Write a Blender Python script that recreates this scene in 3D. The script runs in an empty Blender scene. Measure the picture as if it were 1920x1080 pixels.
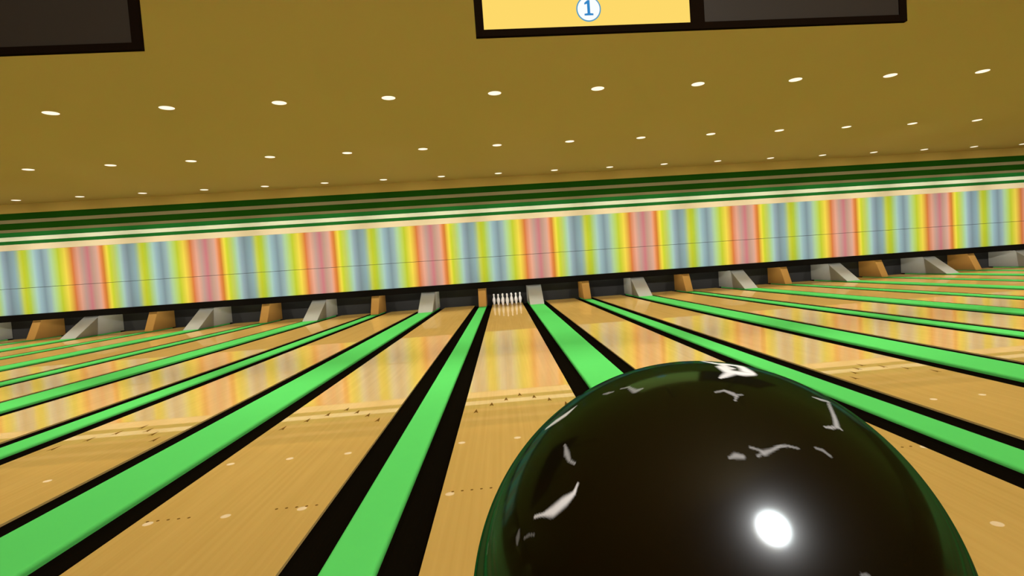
import bpy, bmesh, math
import numpy as np
from mathutils import Matrix, Vector

scn = bpy.context.scene
COL = scn.collection

# ------------------------------------------------------------------ helpers
def lin(r, g, b, k=1.0):
    def f(c):
        c /= 255.0
        return c / 12.92 if c <= 0.04045 else ((c + 0.055) / 1.055) ** 2.4
    return (f(r) * k, f(g) * k, f(b) * k, 1.0)

def mat(name):
    m = bpy.data.materials.new(name)
    m.use_nodes = True
    nt = m.node_tree
    nt.nodes.clear()
    out = nt.nodes.new('ShaderNodeOutputMaterial')
    return m, nt, out

def paint(name, col, rough=0.6, spec=0.2, vary=0.03, scale=6.0):
    """plain painted surface with a very slight procedural mottling"""
    m, nt, out = mat(name)
    b = nt.nodes.new('ShaderNodeBsdfPrincipled')
    b.inputs['Roughness'].default_value = rough
    b.inputs['Specular IOR Level'].default_value = spec
    tc = nt.nodes.new('ShaderNodeTexCoord')
    nz = nt.nodes.new('ShaderNodeTexNoise')
    nz.inputs['Scale'].default_value = scale
    nz.inputs['Detail'].default_value = 2
    nt.links.new(tc.outputs['Object'], nz.inputs['Vector'])
    mx = nt.nodes.new('ShaderNodeMix'); mx.data_type = 'RGBA'
    mx.inputs[6].default_value = tuple(c * (1 - vary) for c in col[:3]) + (1,)
    mx.inputs[7].default_value = tuple(min(1, c * (1 + vary)) for c in col[:3]) + (1,)
    nt.links.new(nz.outputs['Fac'], mx.inputs[0])
    nt.links.new(mx.outputs[2], b.inputs['Base Color'])
    nt.links.new(b.outputs[0], out.inputs[0])
    return m

def glow(name, col, strength):
    m, nt, out = mat(name)
    e = nt.nodes.new('ShaderNodeEmission')
    e.inputs[0].default_value = col
    e.inputs[1].default_value = strength
    nt.links.new(e.outputs[0], out.inputs[0])
    return m

def link_mesh(name, bm, m, parent=None, smooth=False):
    me = bpy.data.meshes.new(name)
    bmesh.ops.recalc_face_normals(bm, faces=bm.faces[:])
    bm.to_mesh(me); bm.free()
    for mm in (m if isinstance(m, (list, tuple)) else [m]):
        me.materials.append(mm)
    if smooth:
        for p in me.polygons:
            p.use_smooth = True
    o = bpy.data.objects.new(name, me)
    COL.objects.link(o)
    if parent is not None:
        o.parent = parent
    return o

def tag(o, label, cat, group=None, kind=None):
    o['label'] = label
    o['category'] = cat
    if group: o['group'] = group
    if kind: o['kind'] = kind
    return o

def structure(o, label=None):
    o['kind'] = 'structure'
    if label: o['label'] = label
    return o

def empty(name, loc):
    o = bpy.data.objects.new(name, None)
    o.location = loc
    o.empty_display_size = 0.1
    COL.objects.link(o)
    return o

def box(bm, x0, x1, y0, y1, z0, z1, mi=0):
    v = [bm.verts.new(p) for p in ((x0,y0,z0),(x1,y0,z0),(x1,y1,z0),(x0,y1,z0),
                                   (x0,y0,z1),(x1,y0,z1),(x1,y1,z1),(x0,y1,z1))]
    fs = []
    for q in ((0,3,2,1),(4,5,6,7),(0,1,5,4),(1,2,6,5),(2,3,7,6),(3,0,4,7)):
        f = bm.faces.new([v[i] for i in q]); f.material_index = mi; fs.append(f)
    return v, fs

def boxes(*bs):
    bm = bmesh.new()
    for b in bs: box(bm, *b)
    return bm

def prism_y(bm, prof, y0, y1):
    """closed profile [(x,z)] swept along y"""
    a = [bm.verts.new((x, y0, z)) for x, z in prof]
    b = [bm.verts.new((x, y1, z)) for x, z in prof]
    n = len(prof)
    for i in range(n):
        bm.faces.new((a[i], a[(i+1) % n], b[(i+1) % n], b[i]))
    bm.faces.new(a[::-1]); bm.faces.new(b)

def prism_x(bm, prof, x0, x1):
    """closed profile [(y,z)] swept along x"""
    a = [bm.verts.new((x0, y, z)) for y, z in prof]
    b = [bm.verts.new((x1, y, z)) for y, z in prof]
    n = len(prof)
    for i in range(n):
        bm.faces.new((a[i], a[(i+1) % n], b[(i+1) % n], b[i]))
    bm.faces.new(a[::-1]); bm.faces.new(b)

def lathe(bm, prof, seg=28):
    rings = []
    for r, z in prof:
        if r < 1e-6:
            rings.append([bm.verts.new((0, 0, z))])
        else:
            rings.append([bm.verts.new((r*math.cos(2*math.pi*k/seg), r*math.sin(2*math.pi*k/seg), z)) for k in range(seg)])
    for A, B in zip(rings[:-1], rings[1:]):
        for k in range(seg):
            k2 = (k+1) % seg
            if len(A) == 1 and len(B) == 1: continue
            if len(A) == 1: bm.faces.new((A[0], B[k], B[k2]))
            elif len(B) == 1: bm.faces.new((A[k], A[k2], B[0]))
            else: bm.faces.new((A[k], A[k2], B[k2], B[k]))

# ------------------------------------------------------------------ the place, in metres
PITCH = 1.785                 # lane to lane
X0 = -0.764                   # centre of the narrow divider left of the lane with pins
NARROW, WIDE, GUT = 0.128, 0.231, 0.190
CEIL = 4.276
FOUL = 1.60                   # foul line
DECK_END = 20.08
MASK = 18.92
def sx(j): return X0 + PITCH * j
def half(j): return NARROW if j % 2 == 0 else WIDE
J0, J1 = -9, 11
XL, XR = sx(J0 - 1) , sx(J1 + 1)
ONE = ['', 'second', 'third', 'fourth', 'fifth', 'sixth', 'seventh', 'eighth', 'ninth', 'tenth', 'eleventh', 'twelfth',
       'thirteenth', 'fourteenth', 'fifteenth', 'sixteenth', 'seventeenth', 'eighteenth', 'nineteenth']
def nth(n):      # 1-based, 'first', 'second', ...
    return 'first' if n == 1 else ONE[n-1]

# ------------------------------------------------------------------ materials
def wood_material(name, gloss, base=(197, 158, 82), k=1.0):
    m, nt, out = mat(name)
    N = nt.nodes.new; Lk = nt.links.new
    geo = N('ShaderNodeNewGeometry')
    mp = N('ShaderNodeMapping'); mp.inputs['Scale'].default_value = (37.0, 0.35, 1.0)   # boards 27 mm wide running down the lane
    Lk(geo.outputs['Position'], mp.inputs['Vector'])
    nz = N('ShaderNodeTexNoise'); nz.inputs['Scale'].default_value = 1.0; nz.inputs['Detail'].default_value = 1.0
    Lk(mp.outputs[0], nz.inputs['Vector'])
    mp2 = N('ShaderNodeMapping'); mp2.inputs['Scale'].default_value = (9.0, 1.1, 1.0)
    Lk(geo.outputs['Position'], mp2.inputs['Vector'])
    nz2 = N('ShaderNodeTexNoise'); nz2.inputs['Scale'].default_value = 1.0; nz2.inputs['Detail'].default_value = 3.0
    Lk(mp2.outputs[0], nz2.inputs['Vector'])
    ad = N('ShaderNodeMath'); ad.operation = 'MULTIPLY_ADD'; ad.inputs[1].default_value = 0.45
    Lk(nz2.outputs['Fac'], ad.inputs[0])
    ml = N('ShaderNodeMath'); ml.operation = 'MULTIPLY'; ml.inputs[1].default_value = 0.55
    Lk(nz.outputs['Fac'], ml.inputs[0]); Lk(ml.outputs[0], ad.inputs[2])
    rp = N('ShaderNodeValToRGB')
    e = rp.color_ramp.elements
    c = lin(*base, k)
    e[0].position = 0.30; e[0].color = (c[0]*0.93, c[1]*0.92, c[2]*0.88, 1)
    e[1].position = 0.70; e[1].color = (c[0]*1.06, c[1]*1.07, c[2]*1.11, 1)
    Lk(ad.outputs[0], rp.inputs[0])
    d = N('ShaderNodeBsdfDiffuse'); Lk(rp.outputs[0], d.inputs['Color'])
    if gloss:
        fr = N('ShaderNodeFresnel'); fr.inputs['IOR'].default_value = gloss
        sc = N('ShaderNodeMath'); sc.operation = 'MULTIPLY'; sc.inputs[1].default_value = 1.0
        Lk(fr.outputs[0], sc.inputs[0])
        mn = N('ShaderNodeMath'); mn.operation = 'MINIMUM'; mn.inputs[1].default_value = 0.32
        Lk(sc.outputs[0], mn.inputs[0])
        g = N('ShaderNodeBsdfAnisotropic'); g.inputs['Roughness'].default_value = 0.0   # wet-looking oiled lacquer
        Lk(mn.outputs[0], g.inputs['Color'])
        a = N('ShaderNodeAddShader'); Lk(d.outputs[0], a.inputs[0]); Lk(g.outputs[0], a.inputs[1])
        Lk(a.outputs[0], out.inputs[0])
    else:
        Lk(d.outputs[0], out.inputs[0])
    return m

M_LANE = wood_material('oiled maple lane', 2.0, k=0.88)
M_EDGE = wood_material('raw maple edge', None, base=(205, 170, 105))
M_APPROACH = wood_material('approach boards', None)
M_MARK = paint('dark inlay', lin(112, 78, 26), 0.9, 0.0)
M_GREEN = paint('green divider carpet', lin(95, 211, 99), 0.9, 0.0, 0.015)
M_GUTTER = paint('black gutter plastic', lin(15, 11, 5), 0.9, 0.0)
M_BLACK = paint('matt black', lin(20, 17, 13), 0.9, 0.0)
M_CURTAIN = paint('dark grey curtain', lin(50, 48, 45), 0.9, 0.0)
M_CEIL = paint('ceiling paint', lin(209, 177, 118), 0.9, 0.0, 0.015, 0.35)
M_FASCIA = paint('fascia paint', lin(176, 145, 70), 0.9, 0.0, 0.01)
M_GREEN_SHADE = paint('green board with painted shade', lin(26, 66, 10), 0.8, 0.0)  # shade on the upper green boards is put into their colour
M_MDGREEN = paint('mid green board', lin(36, 108, 42), 0.8, 0.0)  # the same green boards without the painted shade
M_TAN = paint('tan moulding', lin(130, 118, 80), 0.8, 0.0)
M_CREAM = paint('cream moulding', lin(232, 233, 200), 0.8, 0.0)
M_PEACH = paint('peach board', lin(238, 218, 176), 0.8, 0.0)
M_GREY = paint('grey kickback board', lin(180, 176, 160), 0.8, 0.05)
M_BROWN = paint('brown kickback board', lin(200, 146, 72), 0.8, 0.05)
M_WALL = paint('side wall paint', lin(150, 120, 55), 0.9, 0.0)
M_PIN = paint('white pin lacquer', lin(244, 236, 226), 0.25, 0.5, 0.01)
M_FRAME = paint('black monitor case', lin(24, 16, 9), 0.9, 0.0)
M_DARKSCREEN = paint('switched off screen', lin(56, 50, 42), 0.5, 0.1)
M_YELLOW = glow('lit yellow screen', lin(254, 217, 106), 1.0)
M_WHITE = glow('lit white badge', lin(250, 255, 255), 1.0)
M_BLUE = glow('lit blue figure', lin(52, 136, 200), 1.0)
M_RING = glow('lit grey blue outline', lin(92, 158, 192), 1.0)
M_DISC = glow('downlight diffuser', lin(255, 243, 212), 1.25)
M_CHROME = paint('steel pole', lin(70, 62, 50), 0.4, 0.5)

def stripes_material():
    stops = [(0.000,(202,122,120)),(0.032,(190,151,126)),(0.073,(215,165,140)),(0.090,(232,160,118)),(0.107,(222,134,74)),
             (0.125,(208,124,48)),(0.143,(224,180,62)),(0.161,(236,215,70)),(0.182,(200,206,48)),
             (0.218,(190,200,92)),(0.243,(175,206,128)),(0.272,(171,203,180)),(0.300,(150,170,171)),(0.335,(130,148,148)),
             (0.386,(148,175,172)),(0.410,(166,190,150)),(0.435,(206,212,88)),(0.460,(200,206,46)),(0.490,(184,204,66)),
             (0.530,(173,205,152)),(0.548,(171,203,180)),(0.576,(150,177,175)),(0.618,(128,147,146)),(0.658,(152,175,166)),
             (0.692,(174,204,146)),(0.725,(184,207,100)),(0.755,(190,200,48)),(0.808,(238,212,74)),(0.868,(215,122,60)),
             (0.915,(226,163,132)),(0.955,(190,155,136)),(0.999,(202,122,120))]
    m, nt, out = mat('rainbow striped panel')
    N = nt.nodes.new; Lk = nt.links.new
    geo = N('ShaderNodeNewGeometry')
    sp = N('ShaderNodeSeparateXYZ'); Lk(geo.outputs['Position'], sp.inputs[0])
    # the printed stripes lean a little
    ln = N('ShaderNodeMath'); ln.operation = 'MULTIPLY_ADD'; ln.inputs[1].default_value = STRIPE_LEAN
    Lk(sp.outputs[2], ln.inputs[0]); Lk(sp.outputs[0], ln.inputs[2])
    a = N('ShaderNodeMath'); a.operation = 'ADD'; a.inputs[1].default_value = -STRIPE_X + 357.9
    Lk(ln.outputs[0], a.inputs[0])
    dv = N('ShaderNodeMath'); dv.operation = 'DIVIDE'; dv.inputs[1].default_value = 3.579
    Lk(a.outputs[0], dv.inputs[0])
    fr = N('ShaderNodeMath'); fr.operation = 'FRACT'; Lk(dv.outputs[0], fr.inputs[0])
    rp = N('ShaderNodeValToRGB'); cr = rp.color_ramp
    Lk(fr.outputs[0], rp.inputs[0])
    while len(cr.elements) < len(stops): cr.elements.new(0.5)
    for el, (p, c) in zip(cr.elements, stops): el.position = p
    for el, (p, c) in zip(cr.elements, stops): cc = lin(*c); el.color = (cc[0], cc[1] * 1.05, cc[2] * 1.30, 1)
    d = N('ShaderNodeBsdfDiffuse'); Lk(rp.outputs[0], d.inputs['Color'])
    Lk(d.outputs[0], out.inputs[0])
    return m
STRIPE_X = 1.296
STRIPE_LEAN = 0.0
STRIPE_K = 1.0
M_STRIPES = stripes_material()

# ------------------------------------------------------------------ setting
o = link_mesh('floor', boxes((XL, XR, FOUL, 20.5, -0.30, -0.16)), M_BLACK); structure(o, 'black bed under the lanes')
o = link_mesh('floor', boxes((XL, XR, -6.0, FOUL - 0.02, -0.30, 0.0)), M_APPROACH); structure(o, 'wooden approach floor behind the foul line')
o = link_mesh('ceiling', boxes((XL, XR, -6.0, 18.87, CEIL, CEIL + 0.15)), M_CEIL); structure(o)
o = link_mesh('wall_far', boxes((XL, XR, 20.3, 20.5, -0.16, 1.2)), M_CURTAIN); structure(o, 'dark grey back wall of the pin pits')
o = link_mesh('wall_left', boxes((XL - 0.2, XL, -6.0, 20.5, -0.30, CEIL + 0.15)), M_WALL); structure(o)
o = link_mesh('wall_right', boxes((XR, XR + 0.2, -6.0, 20.5, -0.30, CEIL + 0.15)), M_WALL); structure(o)
o = link_mesh('wall_back', boxes((XL - 0.2, XR + 0.2, -6.2, -6.0, -0.30, CEIL + 0.15)), M_WALL); structure(o)

# stepped cornice between the ceiling and the striped panels, top to bottom
steps = [('brown fascia board under the ceiling', 18.870, 4.426, 3.999, M_FASCIA),
         ('topmost green fascia board with shade in its colour', 18.885, 3.999, 3.797, M_GREEN_SHADE),
         ('upper tan moulding strip', 18.865, 3.797, 3.688, M_TAN),
         ('lower green fascia board with shade in its colour', 18.890, 3.688, 3.494, M_GREEN_SHADE),
         ('lower tan moulding strip', 18.870, 3.494, 3.406, M_TAN),
         ('mid green fascia board', 18.890, 3.406, 3.263, M_MDGREEN),
         ('cream moulding strip', 18.860, 3.263, 3.139, M_CREAM),
         ('thin mid green board above the peach board', 18.890, 3.139, 3.034, M_MDGREEN),
         ('peach board directly above the striped panels', 18.890, 3.034, 2.848, M_PEACH)]
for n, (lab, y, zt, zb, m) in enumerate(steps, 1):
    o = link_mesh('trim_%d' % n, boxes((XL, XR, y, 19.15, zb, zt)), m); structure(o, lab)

o = link_mesh('masking_panel', boxes((XL, XR, MASK, 19.10, 1.667, 2.848)), M_STRIPES)
tag(o, 'upper row of rainbow striped wall panelling above the thin joint', 'wall panel')
o = link_mesh('masking_panel', boxes((XL, XR, MASK, 19.10, 0.835, 1.655)), M_STRIPES)
tag(o, 'lower row of rainbow striped wall panelling just above the black beam', 'wall panel')
o = link_mesh('masking_beam', boxes((XL, XR, MASK - 0.02, 19.10, 0.627, 0.835)), M_BLACK)
tag(o, 'long black beam running under the striped wall panels', 'beam')

# ------------------------------------------------------------------ lanes
def lane_name(i):
    if i == 0: return 'the lane with the ten pins'
    side = 'right' if i > 0 else 'left'
    n = abs(i)
    return nth(n) + ' lane to the ' + side + ' of the pins'

def lane_span(i):
    a = XL + 0.02 if i == J0 - 1 else sx(i) + half(i) + GUT
    b = XR - 0.02 if i == J1 else sx(i+1) - half(i+1) - GUT
    return a, b

for i in range(J0 - 1, J1 + 1):
    x0, x1 = lane_span(i)
    xc, w = (x0 + x1) / 2, (x1 - x0) / 2
    root = empty('bowling_lane', (xc, FOUL, 0.0))
    if i == 0: lab = 'glossy wooden bowling lane with ten white pins standing at its far end'
    else: lab = 'glossy wooden bowling lane without pins, the ' + lane_name(i)
    tag(root, lab, 'bowling lane', 'bowling lanes')
    bm = bmesh.new()
    L = DECK_END - FOUL
    v, fs = box(bm, -w, w, 0, L, -0.16, 0.0)
    for f in fs:
        f.material_index = 0 if f.normal.z > 0.5 else 1
    bm.normal_update()
    for f in bm.faces: f.material_index = 0 if f.normal.z > 0.5 else 1
    link_mesh('lane_surface', bm, [M_LANE, M_EDGE], root)
    if -3 <= i <= 3:
        # seven arrows in a V and two rows of five dots, inlaid flush
        for k in range(-3, 4):
            ax = 0.136 * k
            ay = (5.555, 5.41, 5.25, 5.04)[abs(k)] - FOUL
            bm = bmesh.new()
            pr = [(-0.020, -0.055), (0, -0.030), (0.020, -0.055), (0.0, 0.085)]
            lo = [bm.verts.new((x, y, -0.004)) for x, y in pr]
            hi = [bm.verts.new((x, y, 0.0006)) for x, y in pr]
            for q in range(4):
                bm.faces.new((lo[q], lo[(q+1) % 4], hi[(q+1) % 4], hi[q]))
            bm.faces.new(hi); bm.faces.new(lo[::-1])
            a = link_mesh('arrow_marker', bm, M_MARK, root); a.location = (ax, ay, 0)
        for s in (-1, 1):
            for k in range(5):
                bm = bmesh.new()
                lathe(bm, [(0, 0.0006), (0.0085, 0.0006), (0.0085, -0.004), (0, -0.004)], 16)
                a = link_mesh('dot_marker', bm, M_MARK, root)
                a.location = (s * (0.237 + 0.0552 * k), 3.235 - FOUL, 0)

# gutters and green dividers
def gutter(xa, xb, lab):
    """shallow round-bottomed trough from xa to xb"""
    bm = bmesh.new()
    n = 10
    top = []
    for k in range(n + 1):
        t = k / n
        top.append((xa + (xb - xa) * t, -0.014 - 0.036 * math.sin(math.pi * t) ** 0.6))
    prof = top + [(xb, -0.16), (xa, -0.16)]
    prism_y(bm, prof, FOUL, DECK_END)
    o = link_mesh('gutter', bm, M_GUTTER, None)
    tag(o, lab, 'gutter', 'gutters')

def divider_name(j):
    if j <= 0:
        n = -j + 1; side = 'left'
    else:
        n = j; side = 'right'
    return n, side

for j in range(J0, J1 + 1):
    c, h = sx(j), half(j)
    n, side = divider_name(j)
    kind = 'narrow' if j % 2 == 0 else 'wide'
    end = 'brown' if j % 2 == 0 else 'grey'
    gutter(c - h - GUT + 0.001, c - h - 0.001, 'black gutter on the right edge of ' + lane_name(j - 1))
    gutter(c + h + 0.001, c + h + GUT - 0.001, 'black gutter on the left edge of ' + lane_name(j))
    yf = 18.98 if j % 2 == 0 else 18.05
    z = 0.012 if j % 2 == 0 else 0.022
    bm = bmesh.new()
    b = 0.022                                                    # softly rounded carpeted shoulders
    arc = [(h - b + b * math.sin(t * math.pi / 10), z - b + b * math.cos(t * math.pi / 10)) for t in range(6)]
    prism_y(bm, [(c-h, -0.16), (c+h, -0.16)] + [(c + x, y) for x, y in arc[::-1]] + [(c - x, y) for x, y in arc], FOUL, DECK_END)
    o = link_mesh('lane_divider', bm, M_GREEN)
    tag(o, '%s bright green strip, %s to the %s of the pins, ending at %s board' % (kind, nth(n), side, end), 'lane divider', 'green lane dividers')
    # kickback board at the end of the strip: sloped front, vertical sides
    bm = bmesh.new()
    if j % 2 == 0:
        prof = [(yf, z), (20.28, z), (20.28, 0.626), (yf + 0.36, 0.626)]
        hw = h
    else:
        prof = [(yf, z), (20.28, z), (20.28, 0.626), (yf + 1.12, 0.626)]
        hw = h
    prism_x(bm, prof, c - hw, c + hw)
    bmesh.ops.bevel(bm, geom=bm.edges[:], offset=0.008, segments=1, affect='EDGES')
    o = link_mesh('kickback_board', bm, M_BROWN if j % 2 == 0 else M_GREY)
    tag(o, 'sloped %s kickback board on the end of the %s green strip %s of the pins' % (end, nth(n), side), 'kickback board', '%s kickback boards' % end)

# ------------------------------------------------------------------ pins
x0, x1 = lane_span(0); XC = (x0 + x1) / 2
PIN_PROF = [(0, 0), (0.0260, 0), (0.0290, 0.004), (0.0355, 0.035), (0.0455, 0.075), (0.0530, 0.100), (0.0590, 0.128), (0.0605, 0.148),
            (0.0580, 0.175), (0.0505, 0.205), (0.0400, 0.232), (0.0300, 0.254), (0.0248, 0.273), (0.0240, 0.286), (0.0258, 0.305),
            (0.0300, 0.325), (0.0322, 0.342), (0.0310, 0.358), (0.0255, 0.371), (0.0150, 0.379), (0, 0.381)]
pin_mesh = None
ROWS = [['head pin, frontmost and single in its row'],
        ['left pin in the second row of two', 'right pin in the second row of two'],
        ['left pin in the third row of three', 'middle pin in the third row, behind the head pin', 'right pin in the third row of three'],
        ['far left corner pin in the back row of four', 'second pin from left in the back row of four', 'third pin from left in the back row of four', 'far right corner pin in the back row of four']]
for r in range(4):
    for k in range(r + 1):
        if pin_mesh is None:
            bm = bmesh.new(); lathe(bm, PIN_PROF, 28)
            o = link_mesh('bowling_pin', bm, M_PIN, None, True); pin_mesh = o
        else:
            o = pin_mesh.copy(); COL.objects.link(o)
        o.location = (XC + (k - r / 2) * 0.3048, 18.96 + r * 0.264, 0.0005)
        tag(o, 'white bowling pin, ' + ROWS[r][k], 'bowling pin', 'ten pins on the lane')

# ------------------------------------------------------------------ downlights
LX, LDX = 0.0784, 1.7993
LROWS = [9.864, 13.993, 18.122]
VIS = [(-4, 5), (-6, 7), (-8, 10)]
RN = ['nearest', 'middle', 'farthest']
disc = None
for r, y in enumerate(LROWS):
    for n, i in enumerate(range(VIS[r][0], VIS[r][1] + 1), 1):
        if disc is None:
            bm = bmesh.new()
            lathe(bm, [(0, -0.006), (0.06, -0.0055), (0.10, -0.004), (0.113, -0.001), (0.116, 0.002), (0.116, 0.02), (0, 0.02)], 32)
            disc = o = link_mesh('downlight', bm, M_DISC, None, True)
        else:
            o = disc.copy(); COL.objects.link(o)
        o.location = (LX + i * LDX, y, CEIL)
        tag(o, 'round glowing downlight, %s from the left in the %s row on the ceiling' % (nth(n), RN[r]), 'ceiling light', 'ceiling downlights')

# ------------------------------------------------------------------ score monitors hung over the foul line
MY, ZB, ZT = 2.663, 2.342, 3.19
FR, SW = 0.0385, 0.982
TILT = 0.0
def monitor(xl, label, lit):
    W = 2 * SW + 3 * FR + 0.03
    root = empty('score_monitor', (xl + W / 2, MY, ZB))
    tag(root, label, 'score monitor', 'score monitors')
    root_x = xl + W / 2
    def loc(o): o.location = (-root_x, -MY, -ZB); return o
    def tilt(o):                                                          # the monitors may lean towards the bowlers
        r = Matrix.Rotation(math.radians(TILT), 4, 'X')
        o.location = r @ Vector((-root_x, -MY, -ZB)); o.rotation_euler = (math.radians(TILT), 0, 0); return o
    xs = [(xl + FR, xl + FR + SW), (xl + W - FR - SW, xl + W - FR)]
    bm = bmesh.new()
    y0, y1 = MY, MY + 0.024
    box(bm, xl, xl + W, y0 + 0.012, y1, ZB, ZT)                           # back shell
    box(bm, xl, xl + W, y0, y0 + 0.0121, ZB, ZB + 0.031)                  # bottom bezel
    box(bm, xl, xl + W, y0, y0 + 0.0121, ZT - 0.044, ZT)                  # top bezel
    for a, b in ((xl, xs[0][0]), (xs[0][1], xs[1][0]), (xs[1][1], xl + W)):
        box(bm, a, b, y0, y0 + 0.0121, ZB + 0.031, ZT - 0.044)
    tilt(link_mesh('monitor_case', bm, M_FRAME, root))
    for k, (a, b) in enumerate(xs):
        yellow = lit and k == 0
        s = tilt(link_mesh('screen', boxes((a + .0005, b - .0005, y0 + 0.006, y0 + 0.0118, ZB + 0.0315, ZT - 0.0445)), M_YELLOW if yellow else M_DARKSCREEN, root))
        s['label'] = 'lit yellow screen with a number badge' if yellow else 'dark switched off screen'
        if yellow:
            cx, cz, R = xl + 0.5340, 2.4530, 0.0585
            def flat(name, pts, mm, yy):
                bm = bmesh.new()
                A = [bm.verts.new((x, yy, z)) for x, z in pts]
                B = [bm.verts.new((x, yy + 0.0008, z)) for x, z in pts]
                n = len(pts)
                for q in range(n): bm.faces.new((A[q], A[(q+1) % n], B[(q+1) % n], B[q]))
                bm.faces.new(A); bm.faces.new(B[::-1])
                return link_mesh(name, bm, mm, s)
            circ = lambda r: [(cx + r * math.cos(t * math.pi / 24), cz + r * math.sin(t * math.pi / 24)) for t in range(48)]
            flat('badge_outline', circ(R), M_RING, y0 + 0.0050)
            flat('badge', circ(R - 0.0060), M_WHITE, y0 + 0.0040)
            # figure 1 with a flag and a foot serif
            h0, h1, st = cz - 0.030, cz + 0.040, 0.0065
            one = [(cx - 0.021, h0), (cx + 0.021, h0), (cx + 0.021, h0 + 0.008), (cx + st, h0 + 0.010), (cx + st, h1),
                   (cx - 0.004, h1), (cx - 0.019, h1 - 0.012), (cx - 0.019, h1 - 0.020), (cx - st, h1 - 0.016), (cx - st, h0 + 0.010), (cx - 0.021, h0 + 0.008)]
            flat('figure_one', one, M_BLUE, y0 + 0.0030)
    for px in (xl + 0.45, xl + W - 0.45):
        bm = bmesh.new()
        lathe(bm, [(0, ZT - 0.06), (0.02, ZT - 0.06), (0.02, CEIL - 0.02), (0.06, CEIL - 0.02), (0.06, CEIL), (0, CEIL)], 16)
        for v in bm.verts: v.co.x += px; v.co.y += MY + 0.03 - (ZT - ZB) * math.sin(math.radians(TILT))
        loc(link_mesh('hanging_pole', bm, M_CHROME, root, False))
monitor(-0.0455, 'black twin monitor hanging from the ceiling with a lit yellow left screen', True)
monitor(-0.0455 - 3.582, 'black twin monitor with dark screens hanging at the upper left', False)

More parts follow.
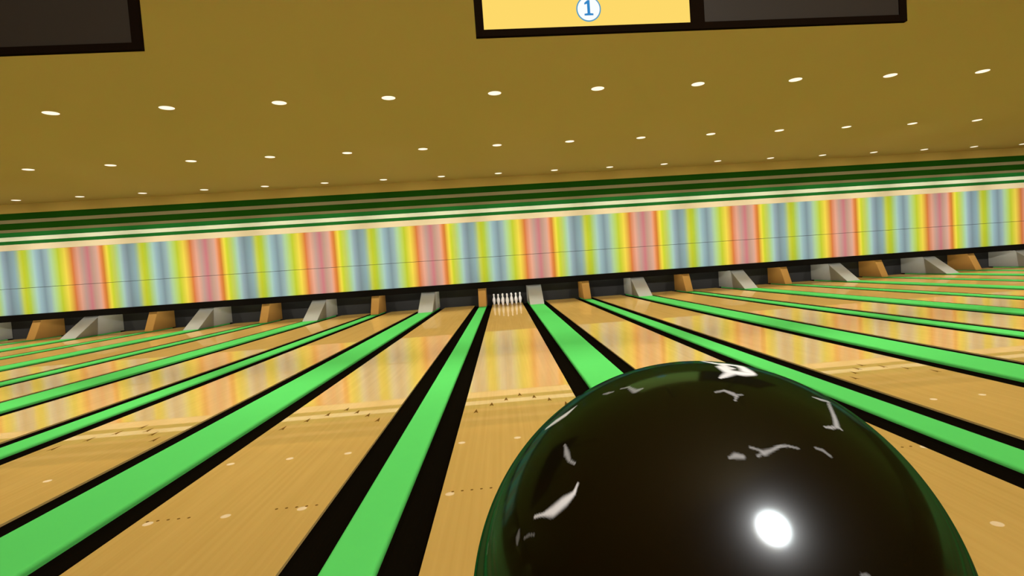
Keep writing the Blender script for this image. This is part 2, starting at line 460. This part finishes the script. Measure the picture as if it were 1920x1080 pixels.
# ------------------------------------------------------------------ ball
STREAKS = np.array([[-0.565,-0.424,0.707,0.0028,1],[-0.568,-0.426,0.704,0.0038,1],[-0.571,-0.428,0.7,0.0047,1],[-0.574,-0.431,0.696,0.0056,1],[-0.577,-0.433,0.692,0.0065,1],[-0.58,-0.435,0.689,0.0075,1],[-0.583,-0.437,0.685,0.0084,1],[-0.586,-0.439,0.681,0.0093,1],[-0.586,-0.439,0.681,0.0093,1],[-0.591,-0.438,0.678,0.0107,1],[-0.595,-0.438,0.674,0.0122,1],[-0.6,-0.437,0.67,0.0136,1],[-0.604,-0.437,0.667,0.015,1],[-0.608,-0.436,0.663,0.0165,1],[-0.613,-0.435,0.66,0.018,1],[-0.617,-0.435,0.656,0.0194,1],[-0.621,-0.434,0.652,0.0209,1],[-0.621,-0.434,0.652,0.0209,1],[-0.625,-0.433,0.649,0.0209,1],[-0.629,-0.433,0.645,0.021,1],[-0.633,-0.433,0.642,0.021,1],[-0.637,-0.432,0.638,0.0211,1],[-0.641,-0.432,0.634,0.0211,1],[-0.645,-0.431,0.631,0.0212,1],[-0.649,-0.431,0.627,0.0212,1],[-0.653,-0.43,0.623,0.0213,1],[-0.657,-0.429,0.62,0.0214,1],[-0.657,-0.429,0.62,0.0214,1],[-0.663,-0.425,0.616,0.0188,1],[-0.669,-0.421,0.613,0.0162,1],[-0.675,-0.417,0.609,0.0135,1],[-0.681,-0.412,0.606,0.0108,1],[-0.687,-0.408,0.602,0.0081,1],[-0.687,-0.408,0.602,0.0081,1],[-0.692,-0.403,0.599,0.0072,1],[-0.698,-0.398,0.596,0.0063,1],[-0.703,-0.392,0.593,0.0054,1],[-0.709,-0.387,0.59,0.0045,1],[-0.714,-0.382,0.587,0.0036,1],[-0.72,-0.376,0.583,0.0027,1],[-0.584,-0.227,0.779,0.0048,0.7],[-0.584,-0.238,0.776,0.0064,0.7],[-0.584,-0.248,0.773,0.0079,0.7],[-0.585,-0.258,0.769,0.0094,0.7],[-0.585,-0.267,0.766,0.0109,0.7],[-0.585,-0.277,0.762,0.0123,0.7],[-0.585,-0.277,0.762,0.0123,0.7],[-0.583,-0.287,0.76,0.011,0.7],[-0.582,-0.298,0.757,0.0098,0.7],[-0.58,-0.308,0.754,0.0086,0.7],[-0.578,-0.317,0.751,0.0074,0.7],[-0.578,-0.317,0.751,0.0074,0.7],[-0.573,-0.328,0.751,0.0063,0.7],[-0.568,-0.337,0.751,0.0052,0.7],[-0.562,-0.347,0.751,0.0041,0.7],[-0.504,0.013,0.864,0.0055,1],[-0.509,0.012,0.861,0.0072,1],[-0.515,0.01,0.857,0.0088,1],[-0.52,0.009,0.854,0.0104,1],[-0.526,0.008,0.851,0.012,1],[-0.531,0.007,0.847,0.0136,1],[-0.537,0.006,0.844,0.0152,1],[-0.542,0.006,0.84,0.0168,1],[-0.547,0.005,0.837,0.0184,1],[-0.553,0.005,0.833,0.02,1],[-0.553,0.005,0.833,0.02,1],[-0.558,0.006,0.83,0.0201,1],[-0.563,0.008,0.826,0.0202,1],[-0.569,0.009,0.823,0.0203,1],[-0.574,0.011,0.819,0.0204,1],[-0.579,0.012,0.815,0.0205,1],[-0.584,0.014,0.811,0.0206,1],[-0.59,0.017,0.808,0.0207,1],[-0.595,0.019,0.804,0.0207,1],[-0.595,0.019,0.804,0.0207,1],[-0.6,0.021,0.8,0.0191,1],[-0.605,0.023,0.796,0.0175,1],[-0.611,0.026,0.791,0.0159,1],[-0.616,0.028,0.787,0.0143,1],[-0.622,0.031,0.783,0.0127,1],[-0.627,0.034,0.778,0.0111,1],[-0.632,0.038,0.774,0.0095,1],[-0.389,-0.042,0.92,0.0057,0.5],[-0.382,-0.05,0.923,0.0084,0.5],[-0.374,-0.057,0.926,0.0111,0.5],[-0.374,-0.057,0.926,0.0111,0.5],[-0.365,-0.063,0.929,0.0078,0.5],[-0.356,-0.068,0.932,0.0047,0.5],[-0.322,-0.076,0.943,0.0046,0.5],[-0.315,-0.081,0.945,0.0054,0.5],[-0.308,-0.086,0.947,0.0061,0.5],[-0.301,-0.09,0.949,0.0068,0.5],[-0.294,-0.094,0.951,0.0075,0.5],[-0.294,-0.094,0.951,0.0075,0.5],[-0.292,-0.11,0.95,0.0095,0.5],[-0.289,-0.126,0.949,0.0113,0.5],[-0.286,-0.141,0.948,0.0131,0.5],[-0.283,-0.155,0.947,0.0149,0.5],[-0.283,-0.155,0.947,0.0149,0.5],[-0.275,-0.156,0.949,0.0125,0.5],[-0.268,-0.157,0.951,0.0101,0.5],[-0.261,-0.157,0.952,0.0078,0.5],[-0.254,-0.158,0.954,0.0054,0.5],[0.09,0.116,0.989,0.01,1],[0.09,0.094,0.991,0.011,1],[0.091,0.078,0.993,0.012,1],[0.093,0.065,0.994,0.013,1],[0.096,0.053,0.994,0.0141,1],[0.1,0.043,0.994,0.0151,1],[0.103,0.034,0.994,0.0161,1],[0.107,0.025,0.994,0.0172,1],[0.111,0.017,0.994,0.0182,1],[0.115,0.01,0.993,0.0192,1],[0.115,0.01,0.993,0.0192,1],[0.123,0.009,0.992,0.0207,1],[0.13,0.008,0.991,0.0221,1],[0.138,0.008,0.99,0.0236,1],[0.146,0.008,0.989,0.0251,1],[0.154,0.008,0.988,0.0266,1],[0.154,0.008,0.988,0.0266,1],[0.16,0.006,0.987,0.0263,1],[0.166,0.003,0.986,0.026,1],[0.171,0.001,0.985,0.0257,1],[0.177,-0.0,0.984,0.0254,1],[0.184,-0.002,0.983,0.0251,1],[0.19,-0.003,0.982,0.0248,1],[0.196,-0.004,0.981,0.0245,1],[0.203,-0.004,0.979,0.0242,1],[0.203,-0.004,0.979,0.0242,1],[0.201,-0.024,0.979,0.0245,1],[0.2,-0.042,0.979,0.0249,1],[0.2,-0.058,0.978,0.0252,1],[0.201,-0.072,0.977,0.0255,1],[0.202,-0.085,0.976,0.0259,1],[0.202,-0.085,0.976,0.0259,1],[0.204,-0.096,0.974,0.0229,1],[0.207,-0.106,0.973,0.0199,1],[0.209,-0.116,0.971,0.0169,1],[0.212,-0.125,0.969,0.014,1],[0.099,-0.06,0.993,0.0187,1],[0.1,-0.072,0.992,0.0199,1],[0.102,-0.083,0.991,0.0212,1],[0.103,-0.093,0.99,0.0224,1],[0.105,-0.103,0.989,0.0236,1],[0.107,-0.113,0.988,0.0244,1],[0.109,-0.122,0.987,0.0253,1],[0.111,-0.131,0.985,0.0261,1],[0.111,-0.131,0.985,0.0261,1],[0.117,-0.133,0.984,0.0267,1],[0.123,-0.135,0.983,0.0274,1],[0.129,-0.137,0.982,0.028,1],[0.135,-0.139,0.981,0.0287,1],[0.141,-0.141,0.98,0.0294,1],[0.147,-0.143,0.979,0.0301,1],[0.153,-0.144,0.978,0.0308,1],[0.153,-0.144,0.978,0.0308,1],[0.16,-0.143,0.977,0.0292,1],[0.166,-0.143,0.976,0.0275,1],[0.173,-0.142,0.975,0.0258,1],[0.18,-0.141,0.974,0.0241,1],[0.187,-0.14,0.972,0.0224,1],[0.193,-0.138,0.971,0.0204,1],[0.2,-0.137,0.97,0.0185,1],[0.118,-0.143,0.983,0.0256,0.9],[0.108,-0.153,0.982,0.0232,0.9],[0.098,-0.162,0.982,0.021,0.9],[0.089,-0.171,0.981,0.0189,0.9],[0.079,-0.179,0.981,0.0169,0.9],[0.07,-0.186,0.98,0.015,0.9],[0.07,-0.186,0.98,0.015,0.9],[0.058,-0.194,0.979,0.011,0.9],[0.047,-0.201,0.978,0.0072,0.9],[0.129,-0.013,0.992,0.0215,1],[0.123,-0.043,0.992,0.0218,1],[0.118,-0.068,0.991,0.0222,1],[0.114,-0.089,0.989,0.0226,1],[0.111,-0.109,0.988,0.0228,1],[0.111,-0.109,0.988,0.0228,1],[0.139,-0.072,0.988,0.0187,1],[0.204,-0.038,0.978,0.0216,1],[0.199,-0.063,0.978,0.0237,1],[0.196,-0.085,0.977,0.0259,1],[0.193,-0.104,0.976,0.028,1],[-0.018,-0.303,0.953,0.0024,0.55],[-0.011,-0.302,0.953,0.0034,0.55],[-0.004,-0.302,0.953,0.0044,0.55],[0.003,-0.301,0.954,0.0054,0.55],[0.01,-0.3,0.954,0.0064,0.55],[0.017,-0.299,0.954,0.0074,0.55],[0.017,-0.299,0.954,0.0074,0.55],[0.022,-0.304,0.952,0.0081,0.55],[0.026,-0.309,0.951,0.0088,0.55],[0.031,-0.313,0.949,0.0095,0.55],[0.035,-0.318,0.947,0.0102,0.55],[0.04,-0.322,0.946,0.0109,0.55],[0.04,-0.322,0.946,0.0109,0.55],[0.044,-0.331,0.943,0.0096,0.55],[0.049,-0.34,0.939,0.0083,0.55],[0.049,-0.34,0.939,0.0083,0.55],[0.042,-0.351,0.935,0.0055,0.55],[0.035,-0.362,0.931,0.0029,0.55],[0.045,-0.33,0.943,0.006,0.5],[0.052,-0.331,0.942,0.0053,0.5],[0.059,-0.331,0.942,0.0045,0.5],[0.066,-0.332,0.941,0.0038,0.5],[0.073,-0.332,0.94,0.0031,0.5],[0.387,-0.254,0.887,0.0056,0.6],[0.393,-0.254,0.884,0.0071,0.6],[0.4,-0.253,0.881,0.0085,0.6],[0.407,-0.252,0.878,0.0099,0.6],[0.414,-0.251,0.875,0.0114,0.6],[0.414,-0.251,0.875,0.0114,0.6],[0.423,-0.248,0.872,0.0108,0.6],[0.432,-0.244,0.868,0.0103,0.6],[0.442,-0.239,0.865,0.0098,0.6],[0.451,-0.235,0.861,0.0092,0.6],[0.462,-0.229,0.857,0.0087,0.6],[0.462,-0.229,0.857,0.0087,0.6],[0.45,-0.253,0.856,0.0091,0.6],[0.44,-0.273,0.855,0.0095,0.6],[0.432,-0.292,0.853,0.0099,0.6],[0.424,-0.309,0.851,0.01,0.6],[0.424,-0.309,0.851,0.01,0.6],[0.417,-0.324,0.849,0.0101,0.6],[0.41,-0.339,0.847,0.0103,0.6],[0.404,-0.352,0.844,0.0105,0.6],[0.398,-0.365,0.842,0.0107,0.6],[0.392,-0.377,0.839,0.0109,0.6],[0.392,-0.377,0.839,0.0109,0.6],[0.388,-0.388,0.836,0.0112,0.6],[0.383,-0.398,0.834,0.0116,0.6],[0.379,-0.408,0.831,0.012,0.6],[0.375,-0.418,0.828,0.0123,0.6],[0.371,-0.427,0.825,0.0127,0.6],[0.371,-0.427,0.825,0.0127,0.6],[0.373,-0.431,0.822,0.0106,0.6],[0.376,-0.434,0.818,0.0084,0.6],[0.379,-0.438,0.815,0.0063,0.6],[0.382,-0.441,0.812,0.0042,0.6],[0.365,-0.436,0.823,0.0097,0.6],[0.351,-0.444,0.824,0.0094,0.6],[0.338,-0.452,0.826,0.0092,0.6],[0.338,-0.452,0.826,0.0092,0.6],[0.33,-0.454,0.828,0.0076,0.6],[0.322,-0.457,0.829,0.006,0.6],[0.314,-0.459,0.831,0.0045,0.6],[-0.006,-0.565,0.825,0.0022,0.55],[-0.0,-0.567,0.824,0.0028,0.55],[0.005,-0.569,0.822,0.0034,0.55],[0.01,-0.572,0.82,0.0039,0.55],[0.016,-0.574,0.819,0.0045,0.55],[0.016,-0.574,0.819,0.0045,0.55],[0.019,-0.577,0.816,0.0069,0.55],[0.022,-0.581,0.814,0.0093,0.55],[0.025,-0.585,0.811,0.0116,0.55],[0.025,-0.585,0.811,0.0116,0.55],[0.031,-0.583,0.812,0.0107,0.55],[0.037,-0.581,0.813,0.0098,0.55],[0.043,-0.579,0.814,0.0088,0.55],[0.049,-0.578,0.815,0.0079,0.55],[0.055,-0.576,0.816,0.0069,0.55],[0.055,-0.576,0.816,0.0069,0.55],[0.061,-0.574,0.817,0.0065,0.55],[0.067,-0.572,0.818,0.0062,0.55],[0.073,-0.569,0.819,0.0058,0.55],[0.079,-0.567,0.82,0.0055,0.55],[0.085,-0.565,0.821,0.0051,0.55],[0.091,-0.563,0.822,0.0048,0.55],[0.091,-0.563,0.822,0.0048,0.55],[0.097,-0.562,0.821,0.0045,0.55],[0.103,-0.562,0.821,0.0042,0.55],[0.109,-0.562,0.82,0.0039,0.55],[0.115,-0.561,0.82,0.0037,0.55],[0.122,-0.561,0.819,0.0034,0.55],[0.122,-0.561,0.819,0.0034,0.55],[0.126,-0.562,0.817,0.0032,0.55],[0.131,-0.563,0.816,0.0029,0.55],[0.136,-0.564,0.814,0.0027,0.55],[0.141,-0.565,0.813,0.0025,0.55],[0.146,-0.566,0.811,0.0022,0.55],[0.151,-0.567,0.81,0.002,0.55],[0.021,-0.584,0.811,0.008,0.5],[0.015,-0.587,0.809,0.0062,0.5],[0.008,-0.59,0.807,0.0044,0.5],[0.002,-0.593,0.805,0.0026,0.5],[-0.089,-0.585,0.806,0.0051,0.5],[-0.083,-0.585,0.807,0.0068,0.5],[-0.078,-0.585,0.808,0.0085,0.5],[-0.072,-0.584,0.808,0.0102,0.5],[-0.067,-0.584,0.809,0.012,0.5],[-0.067,-0.584,0.809,0.012,0.5],[-0.061,-0.586,0.808,0.0111,0.5],[-0.055,-0.588,0.807,0.0103,0.5],[-0.049,-0.59,0.806,0.0094,0.5],[0.217,-0.556,0.803,0.0032,0.35],[0.222,-0.557,0.801,0.0042,0.35],[0.227,-0.558,0.799,0.0053,0.35],[0.232,-0.558,0.796,0.0064,0.35],[0.237,-0.559,0.794,0.0075,0.35],[0.237,-0.559,0.794,0.0075,0.35],[0.24,-0.562,0.791,0.0065,0.35],[0.243,-0.565,0.788,0.0055,0.35],[0.246,-0.568,0.785,0.0046,0.35],[0.249,-0.571,0.782,0.0036,0.35],[0.252,-0.573,0.779,0.0027,0.35],[-0.778,-0.342,0.527,0.0058,0.35],[-0.78,-0.347,0.521,0.0077,0.35],[-0.781,-0.352,0.516,0.0096,0.35],[-0.783,-0.356,0.51,0.0115,0.35],[-0.783,-0.356,0.51,0.0115,0.35],[-0.784,-0.361,0.505,0.0095,0.35],[-0.785,-0.366,0.5,0.0076,0.35],[-0.786,-0.371,0.494,0.0057,0.35],[-0.759,-0.388,0.523,0.0033,0.4],[-0.751,-0.393,0.53,0.0048,0.4],[-0.744,-0.398,0.537,0.0064,0.4],[-0.744,-0.398,0.537,0.0064,0.4],[-0.736,-0.407,0.541,0.0045,0.4],[-0.729,-0.416,0.544,0.0026,0.4],[-0.902,-0.16,0.401,0.0036,0.4],[-0.903,-0.165,0.397,0.0037,0.4],[-0.904,-0.169,0.393,0.0038,0.4],[-0.905,-0.174,0.389,0.004,0.4],[-0.906,-0.178,0.385,0.0041,0.4],[-0.906,-0.183,0.381,0.0042,0.4],[-0.907,-0.187,0.377,0.0043,0.4],[0.183,-0.831,0.526,0.0026,0.3],[0.19,-0.83,0.525,0.004,0.3],[0.197,-0.828,0.524,0.0053,0.3],[0.197,-0.828,0.524,0.0053,0.3],[0.204,-0.829,0.52,0.0027,0.3]])
def ball_material():
    m, nt, out = mat('black marbled resin')
    N = nt.nodes.new; Lk = nt.links.new
    at = N('ShaderNodeAttribute'); at.attribute_name = 'marbling'
    mx = N('ShaderNodeMix'); mx.data_type = 'RGBA'
    mx.inputs[6].default_value = lin(12, 7, 1)
    mx.inputs[7].default_value = lin(205, 202, 198)
    Lk(at.outputs['Fac'], mx.inputs[0])
    d = N('ShaderNodeBsdfDiffuse'); Lk(mx.outputs[2], d.inputs['Color'])
    fr = N('ShaderNodeFresnel'); fr.inputs['IOR'].default_value = 1.25
    mn = N('ShaderNodeMath'); mn.operation = 'MINIMUM'; mn.inputs[1].default_value = 0.095
    Lk(fr.outputs[0], mn.inputs[0])
    g1 = N('ShaderNodeBsdfAnisotropic'); g1.inputs['Roughness'].default_value = 0.11      # polished skin
    lw = N('ShaderNodeLayerWeight'); lw.inputs['Blend'].default_value = 0.5             # green edge tint standing in for reflected green strips
    tint = N('ShaderNodeMix'); tint.data_type = 'RGBA'
    tint.inputs[6].default_value = (1, 1, 1, 1); tint.inputs[7].default_value = (0.14, 1.3, 1.3, 1)
    Lk(lw.outputs['Facing'], tint.inputs[0])
    vm = N('ShaderNodeVectorMath'); vm.operation = 'SCALE'
    Lk(tint.outputs[2], vm.inputs[0]); Lk(mn.outputs[0], vm.inputs['Scale'])
    Lk(vm.outputs[0], g1.inputs['Color'])
    g2 = N('ShaderNodeBsdfAnisotropic'); g2.inputs['Roughness'].default_value = 0.27      # fine haze under the polish
    g2.inputs['Color'].default_value = (0.010, 0.010, 0.010, 1)
    a1 = N('ShaderNodeAddShader'); Lk(d.outputs[0], a1.inputs[0]); Lk(g1.outputs[0], a1.inputs[1])
    b = N('ShaderNodeAddShader'); Lk(a1.outputs[0], b.inputs[0]); Lk(g2.outputs[0], b.inputs[1])
    Lk(b.outputs[0], out.inputs[0])
    return m
def make_ball():
    R = 0.109
    nu, nv = 1100, 550
    u = np.arange(nu) * 2 * np.pi / nu
    v = (np.arange(1, nv)) * np.pi / nv
    uu, vv = np.meshgrid(u, v)
    P = np.stack([np.sin(vv) * np.cos(uu), np.sin(vv) * np.sin(uu), np.cos(vv)], -1).reshape(-1, 3)
    P = np.concatenate([P, [[0, 0, 1], [0, 0, -1]]])
    faces = []
    for r in range(nv - 2):
        a = r * nu + np.arange(nu); b = r * nu + (np.arange(nu) + 1) % nu
        faces.append(np.stack([a, a + nu, b + nu, b], 1))
    quads = np.concatenate(faces).tolist()
    top, bot = len(P) - 2, len(P) - 1
    last = (nv - 2) * nu
    tris = [(top, k, (k + 1) % nu) for k in range(nu)] + [(bot, last + (k + 1) % nu, last + k) for k in range(nu)]
    me = bpy.data.meshes.new('bowling_ball')
    me.from_pydata((P * R).tolist(), [], quads + tris)
    me.polygons.foreach_set('use_smooth', np.ones(len(me.polygons), dtype=bool))
    # wispy white marbling: soft strokes in the resin, broken up a little
    wob = 0.003 * np.stack([np.sin(23 * P[:, 1] + 31 * P[:, 2]), np.sin(29 * P[:, 2] + 19 * P[:, 0]), np.sin(27 * P[:, 0] + 21 * P[:, 1])], 1)
    Q = P + wob
    val = np.zeros(len(P))
    for s in STREAKS:
        k = s[4] if s[4] > 0.8 else s[4] * 0.62
        d = np.linalg.norm(Q - s[:3], axis=1) / max(s[3], 0.006)
        val = np.maximum(val, k * np.clip((1.3 - d) / 0.85, 0, 1))
    at = me.attributes.new('marbling', 'FLOAT', 'POINT')
    at.data.foreach_set('value', val.astype(np.float32))
    me.materials.append(ball_material())
    o = bpy.data.objects.new('bowling_ball', me)
    COL.objects.link(o)
    o.location = (0.0838, 0.2525, 1.2702 - 0.1598)
    tag(o, 'glossy black bowling ball with white marbling in the near right foreground', 'bowling ball')
make_ball()

# ------------------------------------------------------------------ lamps
def spot(name, loc, target, watts, deg, blend=0.5, size=0.0, col=(1, 0.97, 0.92)):
    l = bpy.data.lights.new(name, 'SPOT')
    l.energy = watts; l.spot_size = math.radians(deg); l.spot_blend = blend
    l.shadow_soft_size = size; l.color = col
    o = bpy.data.objects.new(name, l); COL.objects.link(o)
    o.location = loc
    d = Vector(target) - Vector(loc)
    o.rotation_euler = d.to_track_quat('-Z', 'Y').to_euler()
    return o
DOWN_W, WALL_FILL_W, KEY_W = 182.0, 2500.0, 180.0
WHITE = (1, 1, 1)
PIT_W = 9.0
for r, y in enumerate([5.735] + LROWS):
    for i in range(-10, 11):
        x = LX + i * LDX
        spot('downlight_lamp', (x, y, CEIL - 0.03), (x, y - (0.75, 0, 0, 1.6)[r], 0), DOWN_W * (1.0, 0.80, 0.66, 0.80)[r], (96, 104, 104, 62)[r], 0.35, 0.0, WHITE)
for t in range(-10, 12):                                         # unseen spots added over the lanes to brighten the far wall
    i = t + 2 if t % 2 == 0 else t - 2                           # crossed, so that the sides of the kickback boards get light too
    if not -10 <= i <= 11: i = t - 2 if t % 2 == 0 else t + 2
    spot('wall_fill_spot', (LX + i * LDX, 4.2, 3.75), (LX + t * LDX, MASK, 1.8), WALL_FILL_W, 23.0, 0.6, 0.0, WHITE)
for i in range(J0 - 1, J1 + 1):                                  # unseen point lamps added behind the black beam to brighten the pits
    a, b = lane_span(i)
    l = bpy.data.lights.new('pit_fill_lamp', 'POINT'); l.energy = PIT_W; l.shadow_soft_size = 0.0
    o = bpy.data.objects.new('pit_fill_lamp', l); COL.objects.link(o)
    o.location = ((a + b) / 2, 19.15, 0.95)
# the lamp behind the bowler
l = bpy.data.lights.new('house_lamp', 'AREA'); l.shape = 'DISK'; l.size = 0.80; l.energy = KEY_W
o = bpy.data.objects.new('house_lamp', l); COL.objects.link(o)
o.location = (1.096, -1.619, 3.60)
o.rotation_euler = (Vector((0.0851, 0.6, 1.0)) - o.location).to_track_quat('-Z', 'Y').to_euler()

w = bpy.data.worlds.new('world'); scn.world = w; w.use_nodes = True
w.node_tree.nodes['Background'].inputs[0].default_value = (1, 0.95, 0.85, 1)
w.node_tree.nodes['Background'].inputs[1].default_value = 0.05

# ------------------------------------------------------------------ camera
RM = [[0.9944044081432561, 0.07721776561423442, 0.07209223077978369], [-0.08029893640794486, 0.9959328772647937, 0.04086300031595806],
      [-0.06864367324825546, -0.0464232770990407, 0.9965605478175285]]
cam = bpy.data.cameras.new('camera')
cam.sensor_width = 36.0
cam.lens = 1054.38 / 1920 * 36.0
cam.shift_x = (960 - 1027.568) / 1920
cam.shift_y = -(540 - 545.256) / 1920
cam.clip_start = 0.02; cam.clip_end = 200
co = bpy.data.objects.new('camera', cam); COL.objects.link(co)
M = Matrix(((RM[0][0], RM[0][2], -RM[0][1], 0.0), (RM[1][0], RM[1][2], -RM[1][1], 0.0), (RM[2][0], RM[2][2], -RM[2][1], 1.2702), (0, 0, 0, 1)))
co.matrix_world = M
scn.camera = co

scn.view_settings.view_transform = 'Standard'
scn.view_settings.look = 'None'
scn.view_settings.gamma = 1
scn.view_settings.use_curve_mapping = False
scn.view_settings.exposure = 0.0
